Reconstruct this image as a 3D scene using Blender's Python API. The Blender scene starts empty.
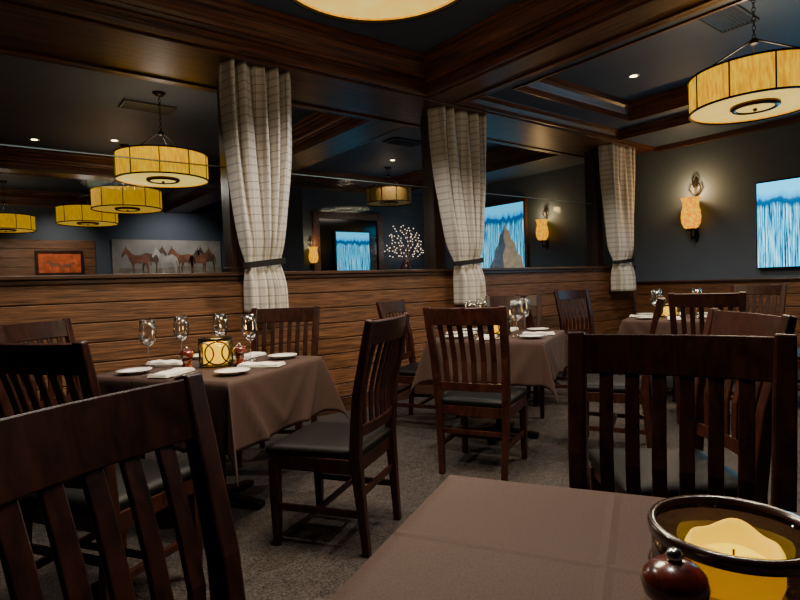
import bpy, math, random
from mathutils import Vector, Matrix
random.seed(7)
SC=bpy.context.scene
COL=SC.collection

# ------------------------------------------------------------------ helpers
def lin(c):
    return tuple((x/12.92 if x<=0.04045 else ((x+0.055)/1.055)**2.4) for x in [v/255. for v in c])+(1.0,)

def new_mat(name):
    m=bpy.data.materials.new(name); m.use_nodes=True
    nt=m.node_tree; b=nt.nodes['Principled BSDF']
    return m,nt,b

def plain(name,c,rough=.5,metal=0.,emis=None,estr=0.,trans=0.,alpha=1.,noise=0.15,nscale=12.,ior=1.45):
    m,nt,b=new_mat(name)
    col=lin(c)
    if noise>0:
        tc=nt.nodes.new('ShaderNodeTexCoord'); n=nt.nodes.new('ShaderNodeTexNoise'); n.inputs['Scale'].default_value=nscale; n.inputs['Detail'].default_value=4
        r=nt.nodes.new('ShaderNodeValToRGB')
        r.color_ramp.elements[0].color=tuple(v*(1-noise) for v in col[:3])+(1,)
        r.color_ramp.elements[1].color=tuple(min(1,v*(1+noise)) for v in col[:3])+(1,)
        r.color_ramp.elements[0].position=.3; r.color_ramp.elements[1].position=.7
        nt.links.new(tc.outputs['Object'],n.inputs['Vector']); nt.links.new(n.outputs['Fac'],r.inputs['Fac']); nt.links.new(r.outputs['Color'],b.inputs['Base Color'])
    else: b.inputs['Base Color'].default_value=col
    b.inputs['Roughness'].default_value=rough; b.inputs['Metallic'].default_value=metal
    b.inputs['IOR'].default_value=ior
    if trans: b.inputs['Transmission Weight'].default_value=trans
    if emis: b.inputs['Emission Color'].default_value=lin(emis); b.inputs['Emission Strength'].default_value=estr
    return m

def wood(name,c1,c2,scale=(1,1,1),rough=.35,island=False,coat=0.,bump=.15,nscale=6.,vr=(.65,1.25),ps=(.34,.66)):
    m,nt,b=new_mat(name)
    tc=nt.nodes.new('ShaderNodeTexCoord'); mp=nt.nodes.new('ShaderNodeMapping'); mp.inputs['Scale'].default_value=scale
    n=nt.nodes.new('ShaderNodeTexNoise'); n.inputs['Scale'].default_value=nscale; n.inputs['Detail'].default_value=8; n.inputs['Roughness'].default_value=.65; n.inputs['Distortion'].default_value=.6
    r=nt.nodes.new('ShaderNodeValToRGB'); e=r.color_ramp.elements
    e[0].position=ps[0]; e[0].color=lin(c1); e[1].position=ps[1]; e[1].color=lin(c2)
    L=nt.links.new
    L(tc.outputs['Object'],mp.inputs['Vector'])
    if island:
        g=nt.nodes.new('ShaderNodeNewGeometry'); ml=nt.nodes.new('ShaderNodeVectorMath'); ml.operation='SCALE'; ml.inputs['Scale'].default_value=7.
        cb=nt.nodes.new('ShaderNodeCombineXYZ'); ad=nt.nodes.new('ShaderNodeVectorMath'); ad.operation='ADD'
        L(g.outputs['Random Per Island'],cb.inputs[0]);L(g.outputs['Random Per Island'],cb.inputs[1]);L(cb.outputs[0],ml.inputs[0])
        L(mp.outputs[0],ad.inputs[0]);L(ml.outputs[0],ad.inputs[1]);L(ad.outputs[0],n.inputs['Vector'])
    else: L(mp.outputs[0],n.inputs['Vector'])
    L(n.outputs['Fac'],r.inputs['Fac'])
    if island:
        hs=nt.nodes.new('ShaderNodeHueSaturation'); mr=nt.nodes.new('ShaderNodeMapRange'); mr.inputs['To Min'].default_value=vr[0]; mr.inputs['To Max'].default_value=vr[1]
        L(g.outputs['Random Per Island'],mr.inputs['Value']);L(mr.outputs[0],hs.inputs['Value']);L(r.outputs['Color'],hs.inputs['Color']);L(hs.outputs[0],b.inputs['Base Color'])
    else: L(r.outputs['Color'],b.inputs['Base Color'])
    bp=nt.nodes.new('ShaderNodeBump'); bp.inputs['Strength'].default_value=bump; bp.inputs['Distance'].default_value=.01
    L(n.outputs['Fac'],bp.inputs['Height']);L(bp.outputs[0],b.inputs['Normal'])
    b.inputs['Roughness'].default_value=rough; b.inputs['Coat Weight'].default_value=coat; b.inputs['Coat Roughness'].default_value=.25
    return m

class MB:
    def __init__(s): s.v=[];s.f=[]
    def box(s,x0,x1,y0,y1,z0,z1):
        i=len(s.v)
        s.v+=[(x0,y0,z0),(x1,y0,z0),(x1,y1,z0),(x0,y1,z0),(x0,y0,z1),(x1,y0,z1),(x1,y1,z1),(x0,y1,z1)]
        s.f+=[tuple(i+k for k in q) for q in ((3,2,1,0),(4,5,6,7),(0,1,5,4),(1,2,6,5),(2,3,7,6),(3,0,4,7))]
        return s
    def sweep(s,path,w,d,side):
        n=len(path); P=[Vector(p) for p in path]; S=Vector(side).normalized(); base=len(s.v)
        for k in range(n):
            t=(P[min(k+1,n-1)]-P[max(k-1,0)]).normalized()
            sd=(S-t*S.dot(t)).normalized(); nn=t.cross(sd).normalized()
            ww=w[k] if isinstance(w,(list,tuple)) else w; dd=d[k] if isinstance(d,(list,tuple)) else d
            for a,b in ((-1,-1),(1,-1),(1,1),(-1,1)):
                s.v.append(tuple(P[k]+sd*(a*ww/2)+nn*(b*dd/2)))
        for k in range(n-1):
            for j in range(4):
                a=base+k*4+j; b=base+k*4+(j+1)%4
                s.f.append((a,b,b+4,a+4))
        s.f.append((base+3,base+2,base+1,base)); e=base+(n-1)*4; s.f.append((e,e+1,e+2,e+3))
        return s
    def tube(s,path,r,seg=8,closed=False):
        n=len(path); P=[Vector(p) for p in path]; base=len(s.v); ref=None
        for k in range(n):
            if closed: t=(P[(k+1)%n]-P[(k-1)%n]).normalized()
            else: t=(P[min(k+1,n-1)]-P[max(k-1,0)]).normalized()
            if ref is None:
                ref=Vector((0,0,1)) if abs(t.z)<.9 else Vector((1,0,0))
            u=(ref-t*ref.dot(t)).normalized(); ref=u; w=t.cross(u)
            rr=r[k] if isinstance(r,(list,tuple)) else r
            for j in range(seg):
                a=2*math.pi*j/seg; s.v.append(tuple(P[k]+u*(math.cos(a)*rr)+w*(math.sin(a)*rr)))
        m=n if closed else n-1
        for k in range(m):
            for j in range(seg):
                a=base+k*seg+j;b=base+k*seg+(j+1)%seg; c=base+((k+1)%n)*seg+(j+1)%seg; d=base+((k+1)%n)*seg+j
                s.f.append((a,b,c,d))
        if not closed:
            s.f.append(tuple(base+j for j in range(seg))[::-1]); s.f.append(tuple(base+(n-1)*seg+j for j in range(seg)))
        return s
    def rev(s,prof,seg=32,cx=0,cy=0,cz=0):
        base=len(s.v); n=len(prof)
        for (r,z) in prof:
            for j in range(seg):
                a=2*math.pi*j/seg; s.v.append((cx+r*math.cos(a),cy+r*math.sin(a),cz+z))
        for k in range(n-1):
            for j in range(seg):
                a=base+k*seg+j;b=base+k*seg+(j+1)%seg
                s.f.append((a,b,b+seg,a+seg))
        return s
    def obj(s,name,mat,smooth=False,bevel=0,segs=2,parent=None,subsurf=0):
        me=bpy.data.meshes.new(name); me.from_pydata(s.v,[],s.f); me.materials.append(mat)
        me.validate(); me.update()
        import bmesh
        bm=bmesh.new(); bm.from_mesh(me); bmesh.ops.remove_doubles(bm,verts=bm.verts,dist=1e-5); bmesh.ops.recalc_face_normals(bm,faces=bm.faces); bm.to_mesh(me); bm.free()
        o=bpy.data.objects.new(name,me); COL.objects.link(o)
        if smooth:
            for p in me.polygons: p.use_smooth=True
        if bevel:
            b=o.modifiers.new('Bevel','BEVEL'); b.width=bevel; b.segments=segs; b.limit_method='ANGLE'; b.angle_limit=.6
        if subsurf:
            b=o.modifiers.new('Sub','SUBSURF'); b.levels=subsurf; b.render_levels=subsurf
        if parent: o.parent=parent
        return o

def sm(o,ang=35):
    for p in o.data.polygons: p.use_smooth=True
    try: o.data.set_sharp_from_angle(angle=math.radians(ang))
    except Exception: pass
    return o

def thing(name,label,cat,loc=(0,0,0),rz=0.,group=None):
    o=bpy.data.objects.new(name,None); o.empty_display_size=.05; COL.objects.link(o)
    o.location=loc; o.rotation_euler=(0,0,rz); o['label']=label; o['category']=cat
    if group: o['group']=group
    return o
def tag(o,label,cat,group=None):
    o['label']=label;o['category']=cat
    if group:o['group']=group
    return o
def struct(o): o['kind']='structure'; return o

def clone(src,loc,rz,label=None,group=None):
    n=src.copy(); COL.objects.link(n); n.location=loc; n.rotation_euler=(0,0,rz)
    if label: n['label']=label
    if group: n['group']=group
    for c in list(src.children):
        k=c.copy(); COL.objects.link(k); k.parent=n; k.matrix_parent_inverse=c.matrix_parent_inverse.copy()
        for g in list(c.children):
            h=g.copy(); COL.objects.link(h); h.parent=k; h.matrix_parent_inverse=g.matrix_parent_inverse.copy()
    return n

def light(kind,name,loc,energy,color,size=.1,rot=None,spot=None,parent=None,blend=.5):
    l=bpy.data.lights.new(name,kind); l.energy=energy; l.color=color
    if kind in('POINT','SPOT'): l.shadow_soft_size=size
    if kind=='SPOT': l.spot_size=spot; l.spot_blend=blend
    if kind=='AREA': l.shape='DISK'; l.size=size
    o=bpy.data.objects.new(name,l); COL.objects.link(o); o.location=loc
    if rot: o.rotation_euler=rot
    return o

# ------------------------------------------------------------------ materials
M_beamy=wood('beam_wood_long',(34,19,12),(124,72,42),(14,.5,14),.42,coat=.06,nscale=3,ps=(.38,.68),bump=.25)
M_beamx=wood('beam_wood_cross',(34,19,12),(124,72,42),(.5,14,14),.42,coat=.06,nscale=3,ps=(.38,.68),bump=.25)
M_plank=wood('wainscot_planks',(48,29,18),(146,98,62),(.6,16,16),.46,island=True,coat=.0,vr=(.84,1.12),bump=.35)
M_planky=wood('wainscot_planks_side',(48,29,18),(146,98,62),(16,.6,16),.46,island=True,coat=.0,vr=(.84,1.12),bump=.35)
M_ledge=wood('ledge_wood',(38,23,15),(88,55,36),(.7,12,12),.38,coat=.1)
M_chair=wood('chair_wood',(24,10,7),(58,28,19),(3,3,1),.34,coat=.0,bump=.05,nscale=9)
M_chair.node_tree.nodes['Principled BSDF'].inputs['Specular IOR Level'].default_value=.28
M_post=wood('post_wood',(28,15,11),(50,28,20),(8,8,.7),.35)
M_wall=plain('wall_paint',(80,91,106),.65,noise=.06,nscale=3)
M_ceil=plain('ceiling_paint',(66,80,102),.6,noise=.06,nscale=3)
M_leather=plain('seat_leather',(12,11,11),.5,noise=.3,nscale=60)
M_leather.node_tree.nodes['Principled BSDF'].inputs['Specular IOR Level'].default_value=.22
M_iron=plain('dark_iron',(30,24,20),.45,metal=.8)
M_brass=plain('bronze_metal',(88,60,36),.35,metal=.9)
M_white=plain('white_linen',(225,220,210),.8,noise=.04)
M_china=plain('white_china',(235,232,226),.15,noise=0)
M_steel=plain('cutlery_steel',(200,200,200),.2,metal=1.,noise=0)
M_mill=wood('mill_wood',(48,12,8),(110,36,20),(4,4,1),.15,coat=.8,bump=.02,nscale=9)
M_rim=wood('dark_rim_lacquer',(24,12,9),(52,30,22),(4,4,1),.15,coat=.8,bump=.02,nscale=9)
M_vent=plain('vent_metal',(60,62,64),.5,metal=.3,noise=0)
M_black=plain('black_plastic',(8,8,9),.3,noise=0)
M_band=plain('tieback_fabric',(26,22,22),.8,noise=.2)

def cloth_mat():
    m,nt,b=new_mat('tablecloth_fabric'); L=nt.links.new
    tc=nt.nodes.new('ShaderNodeTexCoord'); n=nt.nodes.new('ShaderNodeTexNoise'); n.inputs['Scale'].default_value=350; n.inputs['Detail'].default_value=2
    r=nt.nodes.new('ShaderNodeValToRGB'); e=r.color_ramp.elements; e[0].position=.3;e[0].color=lin((52,36,31));e[1].position=.7;e[1].color=lin((71,51,45))
    L(tc.outputs['Object'],n.inputs['Vector']);L(n.outputs['Fac'],r.inputs['Fac']);L(r.outputs['Color'],b.inputs['Base Color'])
    sp=nt.nodes.new('ShaderNodeSeparateXYZ');L(tc.outputs['Object'],sp.inputs[0])
    def ridge(out,off):
        a=nt.nodes.new('ShaderNodeMath');a.operation='ADD';a.inputs[1].default_value=off;L(out,a.inputs[0])
        c=nt.nodes.new('ShaderNodeMath');c.operation='ABSOLUTE';L(a.outputs[0],c.inputs[0])
        d=nt.nodes.new('ShaderNodeMapRange');d.inputs['From Max'].default_value=.012;d.inputs['To Min'].default_value=1;d.inputs['To Max'].default_value=0;L(c.outputs[0],d.inputs['Value']);return d.outputs[0]
    m1=nt.nodes.new('ShaderNodeMath');m1.operation='MAXIMUM';L(ridge(sp.outputs[0],-.16),m1.inputs[0]);L(ridge(sp.outputs[1],-.12),m1.inputs[1])
    bp0=nt.nodes.new('ShaderNodeBump');bp0.inputs['Strength'].default_value=.5;bp0.inputs['Distance'].default_value=.005;L(m1.outputs[0],bp0.inputs['Height'])
    bp=nt.nodes.new('ShaderNodeBump'); bp.inputs['Strength'].default_value=.15; bp.inputs['Distance'].default_value=.002
    L(n.outputs['Fac'],bp.inputs['Height']);L(bp0.outputs[0],bp.inputs['Normal']);L(bp.outputs[0],b.inputs['Normal'])
    b.inputs['Roughness'].default_value=.75; b.inputs['Specular IOR Level'].default_value=.3
    return m
M_cloth=cloth_mat()

def carpet_mat():
    m,nt,b=new_mat('carpet_pile'); L=nt.links.new
    tc=nt.nodes.new('ShaderNodeTexCoord'); n=nt.nodes.new('ShaderNodeTexNoise'); n.inputs['Scale'].default_value=95; n.inputs['Detail'].default_value=3;n.inputs['Roughness'].default_value=.6
    n2=nt.nodes.new('ShaderNodeTexNoise'); n2.inputs['Scale'].default_value=26; n2.inputs['Detail'].default_value=3; n2.inputs['Distortion'].default_value=1
    ad=nt.nodes.new('ShaderNodeMath'); ad.operation='MULTIPLY_ADD'; ad.inputs[1].default_value=.7
    sc=nt.nodes.new('ShaderNodeMath'); sc.operation='MULTIPLY'; sc.inputs[1].default_value=.3
    r=nt.nodes.new('ShaderNodeValToRGB'); e=r.color_ramp.elements; e[0].position=.36;e[0].color=lin((24,21,21));e[1].position=.64;e[1].color=lin((78,71,68))
    L(tc.outputs['Object'],n.inputs['Vector']);L(tc.outputs['Object'],n2.inputs['Vector'])
    L(n2.outputs['Fac'],sc.inputs[0]);L(n.outputs['Fac'],ad.inputs[0]);L(sc.outputs[0],ad.inputs[2]);L(ad.outputs[0],r.inputs['Fac']);L(r.outputs['Color'],b.inputs['Base Color'])
    bp=nt.nodes.new('ShaderNodeBump'); bp.inputs['Strength'].default_value=.4; bp.inputs['Distance'].default_value=.006
    L(n.outputs['Fac'],bp.inputs['Height']);L(bp.outputs[0],b.inputs['Normal'])
    b.inputs['Roughness'].default_value=.95; b.inputs['Specular IOR Level'].default_value=.2
    return m
M_carpet=carpet_mat()

def curtain_mat():
    m,nt,b=new_mat('plaid_curtain_fabric'); L=nt.links.new
    uv=nt.nodes.new('ShaderNodeUVMap'); uv.uv_map='UVMap'; sp=nt.nodes.new('ShaderNodeSeparateXYZ'); L(uv.outputs[0],sp.inputs[0])
    def band(out,period,off,width):
        a=nt.nodes.new('ShaderNodeMath');a.operation='ADD';a.inputs[1].default_value=off+50*period;L(out,a.inputs[0])
        mo=nt.nodes.new('ShaderNodeMath');mo.operation='MODULO';mo.inputs[1].default_value=period;L(a.outputs[0],mo.inputs[0])
        lt=nt.nodes.new('ShaderNodeMath');lt.operation='LESS_THAN';lt.inputs[1].default_value=width;L(mo.outputs[0],lt.inputs[0]);return lt.outputs[0]
    def mix(c1,c2,fac,k):
        mu=nt.nodes.new('ShaderNodeMath');mu.operation='MULTIPLY';mu.inputs[1].default_value=k;L(fac,mu.inputs[0])
        mx=nt.nodes.new('ShaderNodeMixRGB');L(mu.outputs[0],mx.inputs[0])
        if isinstance(c1,tuple): mx.inputs[1].default_value=c1
        else: L(c1,mx.inputs[1])
        mx.inputs[2].default_value=c2;return mx.outputs[0]
    U,V=sp.outputs[0],sp.outputs[1]
    c=mix(lin((222,216,206)),lin((142,136,130)),band(U,.13,0,.02),.4)
    c=mix(c,lin((142,136,130)),band(V,.13,0,.02),.4)
    c=mix(c,lin((92,80,72)),band(U,.13,.06,.007),.6)
    c=mix(c,lin((92,80,72)),band(V,.13,.06,.007),.6)
    L(c,b.inputs['Base Color'])
    n=nt.nodes.new('ShaderNodeTexNoise');n.inputs['Scale'].default_value=250
    bp=nt.nodes.new('ShaderNodeBump'); bp.inputs['Strength'].default_value=.2; bp.inputs['Distance'].default_value=.003
    L(n.outputs['Fac'],bp.inputs['Height']);L(bp.outputs[0],b.inputs['Normal'])
    b.inputs['Roughness'].default_value=.85
    return m
M_curt=curtain_mat()

def shade_mat(name,c1,c2,strength,sc_=(30,30,3),base=None,ps=(.3,.7)):
    m,nt,b=new_mat(name); L=nt.links.new
    tc=nt.nodes.new('ShaderNodeTexCoord'); mp=nt.nodes.new('ShaderNodeMapping'); mp.inputs['Scale'].default_value=sc_
    n=nt.nodes.new('ShaderNodeTexNoise'); n.inputs['Scale'].default_value=2.; n.inputs['Detail'].default_value=4
    r=nt.nodes.new('ShaderNodeValToRGB'); e=r.color_ramp.elements; e[0].position=ps[0];e[0].color=lin(c1);e[1].position=ps[1];e[1].color=lin(c2)
    L(tc.outputs['Object'],mp.inputs['Vector']);L(mp.outputs[0],n.inputs['Vector']);L(n.outputs['Fac'],r.inputs['Fac'])
    if base: b.inputs['Base Color'].default_value=lin(base)
    else: L(r.outputs['Color'],b.inputs['Base Color'])
    L(r.outputs['Color'],b.inputs['Emission Color']);b.inputs['Emission Strength'].default_value=strength
    b.inputs['Roughness'].default_value=.7
    return m
M_shade=shade_mat('lamp_shade_fabric',(214,140,0),(248,192,0),1.15,(30,30,5),(180,110,5),(.36,.64))
M_shade_dim=shade_mat('lamp_shade_fabric_dim',(200,135,0),(235,180,10),.7,(30,30,5),(170,110,10))
M_diff=shade_mat('lamp_diffuser',(255,206,80),(255,222,115),1.1,(6,6,6),(200,160,80))
M_diff_dim=shade_mat('lamp_diffuser_dim',(240,180,50),(245,190,60),.55,(4,4,4),(180,130,50))
M_bulb=plain('warm_bulb',(255,240,210),.5,emis=(255,225,170),estr=12,noise=0)
M_amber=shade_mat('amber_crackle_glass',(235,120,0),(255,190,0),1.5,(14,14,14),(90,40,2),(.36,.62))
M_candle=shade_mat('glowing_candle_wax',(255,190,0),(255,215,0),1.9,(8,8,8),(150,100,0))
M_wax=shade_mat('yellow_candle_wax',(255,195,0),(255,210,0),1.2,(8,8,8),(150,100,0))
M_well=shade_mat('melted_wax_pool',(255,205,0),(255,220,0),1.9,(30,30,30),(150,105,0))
M_flame=plain('candle_flame',(255,230,150),.5,emis=(255,190,80),estr=15,noise=0)

def glass_mat(name,col,rough=0.02,fac=.1,tint=None):
    m=bpy.data.materials.new(name);m.use_nodes=True;nt=m.node_tree;nt.nodes.clear();L=nt.links.new
    o=nt.nodes.new('ShaderNodeOutputMaterial');t=nt.nodes.new('ShaderNodeBsdfTransparent');g=nt.nodes.new('ShaderNodeBsdfGlossy');g.inputs['Roughness'].default_value=rough
    t.inputs['Color'].default_value=col
    lw=nt.nodes.new('ShaderNodeLayerWeight');lw.inputs['Blend'].default_value=.25
    mp=nt.nodes.new('ShaderNodeMapRange');mp.inputs['To Min'].default_value=fac*.4;mp.inputs['To Max'].default_value=min(1,fac*4)
    L(lw.outputs['Facing'],mp.inputs['Value'])
    mx=nt.nodes.new('ShaderNodeMixShader');L(mp.outputs[0],mx.inputs[0]);L(t.outputs[0],mx.inputs[1]);L(g.outputs[0],mx.inputs[2]);L(mx.outputs[0],o.inputs[0])
    return m
M_pane=glass_mat('pane_glass',(.90,.94,.96,1),fac=.003)
M_edge=plain('polished_glass_edge',(120,140,145),.15,noise=0)
M_wine=glass_mat('clear_wine_glass',(.97,.98,.99,1),rough=.08,fac=.24)
M_jar=glass_mat('smoky_candle_glass',(.66,.56,.42,1),fac=.14)
M_ambglass=glass_mat('amber_candle_glass',(1,.94,.7,1),fac=.1)

# ------------------------------------------------------------------ camera
H=1.18;f=555.;p=math.atan(17/555);rho=.035;psi=math.atan(726/555)
Fw=Vector((math.cos(psi)*math.cos(p),math.sin(psi)*math.cos(p),-math.sin(p)))
R=Vector((math.sin(psi),-math.cos(psi),0)); U=R.cross(Fw).normalized()
cr=(R*math.cos(rho)-U*math.sin(rho)); cu=(U*math.cos(rho)+R*math.sin(rho))
cd=bpy.data.cameras.new('camera'); cd.sensor_width=36; cd.lens=36*f/800; cd.clip_start=.02
cam=bpy.data.objects.new('camera',cd); COL.objects.link(cam)
mw=Matrix.Identity(4)
for i in range(3):
    mw[i][0]=cr[i];mw[i][1]=cu[i];mw[i][2]=-Fw[i]
mw[0][3]=0;mw[1][3]=0;mw[2][3]=H
cam.matrix_world=mw; SC.camera=cam

# ------------------------------------------------------------------ room shell
X0,X1,Y0,Y1=-4.0,7.8,-4.0,13.2
YP=4.45; ZB=2.95; ZC=3.25
struct(MB().box(X0-.2,X1+.2,Y0-.2,Y1+.2,-.15,0).obj('floor',M_carpet))
struct(MB().box(X0-.2,X1+.2,Y0-.2,Y1+.2,ZC,ZC+.15).obj('ceiling',M_ceil))
struct(MB().box(X1,X1+.15,Y0,Y1,0,ZC).obj('wall_east',M_wall))
struct(MB().box(X0-.15,X0,Y0,Y1,0,ZC).obj('wall_west',M_wall))
struct(MB().box(X0,X1,Y0-.15,Y0,0,ZC).obj('wall_south',M_wall))
struct(MB().box(X0,X1,Y1,Y1+.15,0,ZC).obj('wall_north',M_wall))
struct(MB().box(4.74,X1,9.0,Y1,0,ZC).obj('wall_north_inner',M_wall))

def planks(name,axis,a0,a1,face,depth,z0,z1,n,mat,gap=.007):
    mb=MB(); h=(z1-z0)/n
    for k in range(n):
        za=z0+k*h;zb=za+h-gap
        if axis=='x': mb.box(a0+.001,a1-.001,min(face,face+depth),max(face,face+depth),za,zb)
        else: mb.box(min(face,face+depth),max(face,face+depth),a0+.001,a1-.001,za,zb)
    return struct(mb.obj(name,mat,bevel=.005,segs=2))
struct(MB().box(X0,X1,YP+.02,YP+.28,0,1.28).obj('wall_partition',M_post))
planks('wall_partition_boards','x',X0,X1,YP,.02,.12,1.262,8,M_plank)
struct(MB().box(X0,X1,YP-.02,YP,0.0,.13).box(X0,X1,YP-.012,YP,.13,.15).obj('baseboard_partition',M_ledge,bevel=.004))
struct(MB().box(X0,X1,YP-.045,YP+.33,1.285,1.315).box(X0,X1,YP-.022,YP,1.25,1.285).obj('trim_ledge',M_ledge,bevel=.006))
planks('wall_east_boards','y',Y0,YP-.02,X1,-.02,.12,1.045,6,M_planky)
struct(MB().box(X1-.035,X1,Y0,YP-.03,0,.13).obj('baseboard_east',M_ledge,bevel=.004))
struct(MB().box(X1-.06,X1,Y0,YP-.055,1.055,1.08).box(X1-.03,X1,Y0,YP-.055,1.03,1.055).obj('trim_rail_east',M_ledge,bevel=.006))
planks('wall_north_boards','x',X0,2.05,Y1,-.03,.1,2.3,12,M_plank)
for i,(a,b) in enumerate(((-1.36,-1.22),(1.71,1.85),(3.96,4.10),(6.99,7.13))):
    struct(MB().box(a,b,YP+.07,YP+.25,1.3,ZB+.02).box(a-.012,b+.012,YP+.055,YP+.265,1.315,1.36).obj('trim_post',M_post,bevel=.004))
for i,(a,b) in enumerate(((-1.22,1.71),(1.85,3.96),(4.10,6.99),(7.13,7.8))):
    w_=struct(MB().box(a,b,YP+.15,YP+.16,1.316,2.2).obj('window_%d'%(i+1),M_pane))
    struct(MB().box(a,b,YP+.149,YP+.161,2.2,2.208).obj('trim_glass_edge',M_edge))
struct(MB().box(X0,X1,4.05,4.95,ZB,ZC).box(X0,X1,4.09,4.14,ZB-.015,ZB).box(X0,X1,4.86,4.91,ZB-.015,ZB).obj('trim_beam_partition',M_beamx,bevel=.004))
struct(MB().box(3.5,3.95,Y0,4.05,ZB,ZC).box(3.5,3.95,4.95,Y1,ZB,ZC).box(3.54,3.58,Y0,4.05,ZB-.015,ZB).box(3.87,3.91,Y0,4.05,ZB-.015,ZB).obj('trim_beam_long',M_beamy,bevel=.004))
struct(MB().box(X0,3.5,-.75,-.3,ZB,ZC).box(3.95,6.8,-.75,-.3,ZB,ZC).obj('trim_beam_rear',M_beamx))
struct(MB().box(-.75,-.3,-.3,4.05,ZB,ZC).box(-.75,-.3,4.95,Y1,ZB,ZC).obj('trim_beam_side',M_beamy))
struct(MB().box(-.3,3.5,9.4,9.75,ZB,ZC).obj('trim_beam_cross',M_beamx))
struct(MB().box(6.8,X1,Y0,4.05,ZB+.03,ZC).box(6.8,X1,4.95,9.0,ZB+.03,ZC).obj('ceiling_soffit',M_ceil))

def crown(name,x0,x1,y0,y1,prof,mat):
    mb=MB(); 
    for (ins,z) in prof:
        mb.v+=[(x0+ins,y0+ins,z),(x1-ins,y0+ins,z),(x1-ins,y1-ins,z),(x0+ins,y1-ins,z)]
    for k in range(len(prof)-1):
        for j in range(4):
            a=k*4+j;b=k*4+(j+1)%4; mb.f.append((a,b,b+4,a+4))
    o=struct(mb.obj(name,mat))
    if mat is M_beamx:
        o.data.materials.append(M_beamy)
        for q in o.data.polygons:
            vs=[o.data.vertices[i].co for i in q.vertices]
            if max(v.y for v in vs)-min(v.y for v in vs)>max(v.x for v in vs)-min(v.x for v in vs): q.material_index=1
    return o
PR=[(-.012,ZB-.004),(.022,ZB-.006),(.026,ZB+.03),(.008,ZB+.036),(.008,ZB+.10),(.034,ZB+.105),(.038,ZB+.13),(.052,ZB+.135),(.062,ZB+.16),(.10,ZB+.20),(.125,ZB+.225),(.14,ZB+.23),(.145,ZB+.255),(.18,ZB+.265),(.185,ZC-.001)]
crown('trim_crown_main',-.3,3.5,-.3,4.05,PR,M_beamx)
crown('trim_crown_hall',-.3,3.5,4.95,9.4,PR,M_beamx)
crown('trim_crown_hall_end',-.3,3.5,9.75,13.2,PR,M_beamx)
crown('trim_crown_hall_east',3.95,6.8,4.95,9.0,PR,M_beamx)
crown('trim_crown_west',-4,-.75,-.3,4.05,PR,M_beamx)
P1=[(-.012,ZB-.004),(.02,ZB-.006),(.022,ZB+.03),(.008,ZB+.035),(.03,ZB+.08),(.07,ZB+.10),(.075,ZB+.115)]
P2=[(.075,ZB+.115),(.36,ZB+.115)]
P3=[(.36,ZB+.115),(.36,ZB+.10),(.385,ZB+.10),(.39,ZB+.16),(.43,ZB+.22),(.46,ZB+.24),(.465,ZC-.001)]
crown('trim_crown_east',3.95,6.8,-.3,4.05,P1,M_beamx)
crown('ceiling_step',3.95,6.8,-.3,4.05,P2,M_ceil)
crown('trim_crown_east_inner',3.95,6.8,-.3,4.05,P3,M_beamx)
struct(MB().sweep([(X1-.03,Y0,ZB+.0),(X1-.03,4.05,ZB+.0)],.05,.09,(1,0,0)).obj('trim_crown_wall',M_ledge,bevel=.01))

# ------------------------------------------------------------------ vents and downlights
def vent(loc,rz=0):
    t=thing('ceiling_vent','dark metal louvred air vent set in the ceiling','vent',loc,rz,'ceiling air vents')
    fr=MB(); w,h=.27,.15
    fr.box(-w,w,-h,-h+.02,-.02,0).box(-w,w,h-.02,h,-.02,0).box(-w,-w+.02,-h+.02,h-.02,-.02,0).box(w-.02,w,-h+.02,h-.02,-.02,0)
    fr.obj('frame',M_vent,bevel=.003,parent=t)
    lv=MB()
    for k in range(9):
        y=-h+.035+k*.0288
        lv.sweep([(-w+.02,y,-.012),(w-.02,y,-.012)],.018,.002,(0,1,-.8))
    lv.obj('louvres',M_vent,parent=t)
    return t
vent((4.95,1.98,ZC)); vent((1.63,6.65,ZC)); vent((5.1,6.45,ZC))
def downlight(loc,e):
    t=thing('downlight_or_fill_light','small round recessed downlight or added fill light glowing warm white','light',loc,0,'recessed ceiling downlights and added fill lights')
    MB().rev([(.035,-.001),(.06,-.004),(.06,0)],24).obj('trim_ring',M_white,smooth=True,parent=t)
    MB().rev([(0.0,-.003),(.036,-.003)],24).obj('bulb',M_bulb,parent=t)
    light('SPOT','downlight_or_fill_lamp',(loc[0],loc[1],loc[2]-.03),e,(1,.90,.80),.04,(0,0,0),2.2)
for l,e in (((5.55,3.12,ZC),110),((.72,8.8,ZC),55),((1.6,8.35,ZC),55),((5.68,7.5,ZC),90),((2.6,1.0,ZC),125),((1.0,.9,ZC),115),((.4,3.3,ZC),120),((2.7,3.3,ZC),135),((5.2,.6,ZC),110)):  # entries after the hall ones are added fill downlights to brighten the dining room
    downlight(l,e)

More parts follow.
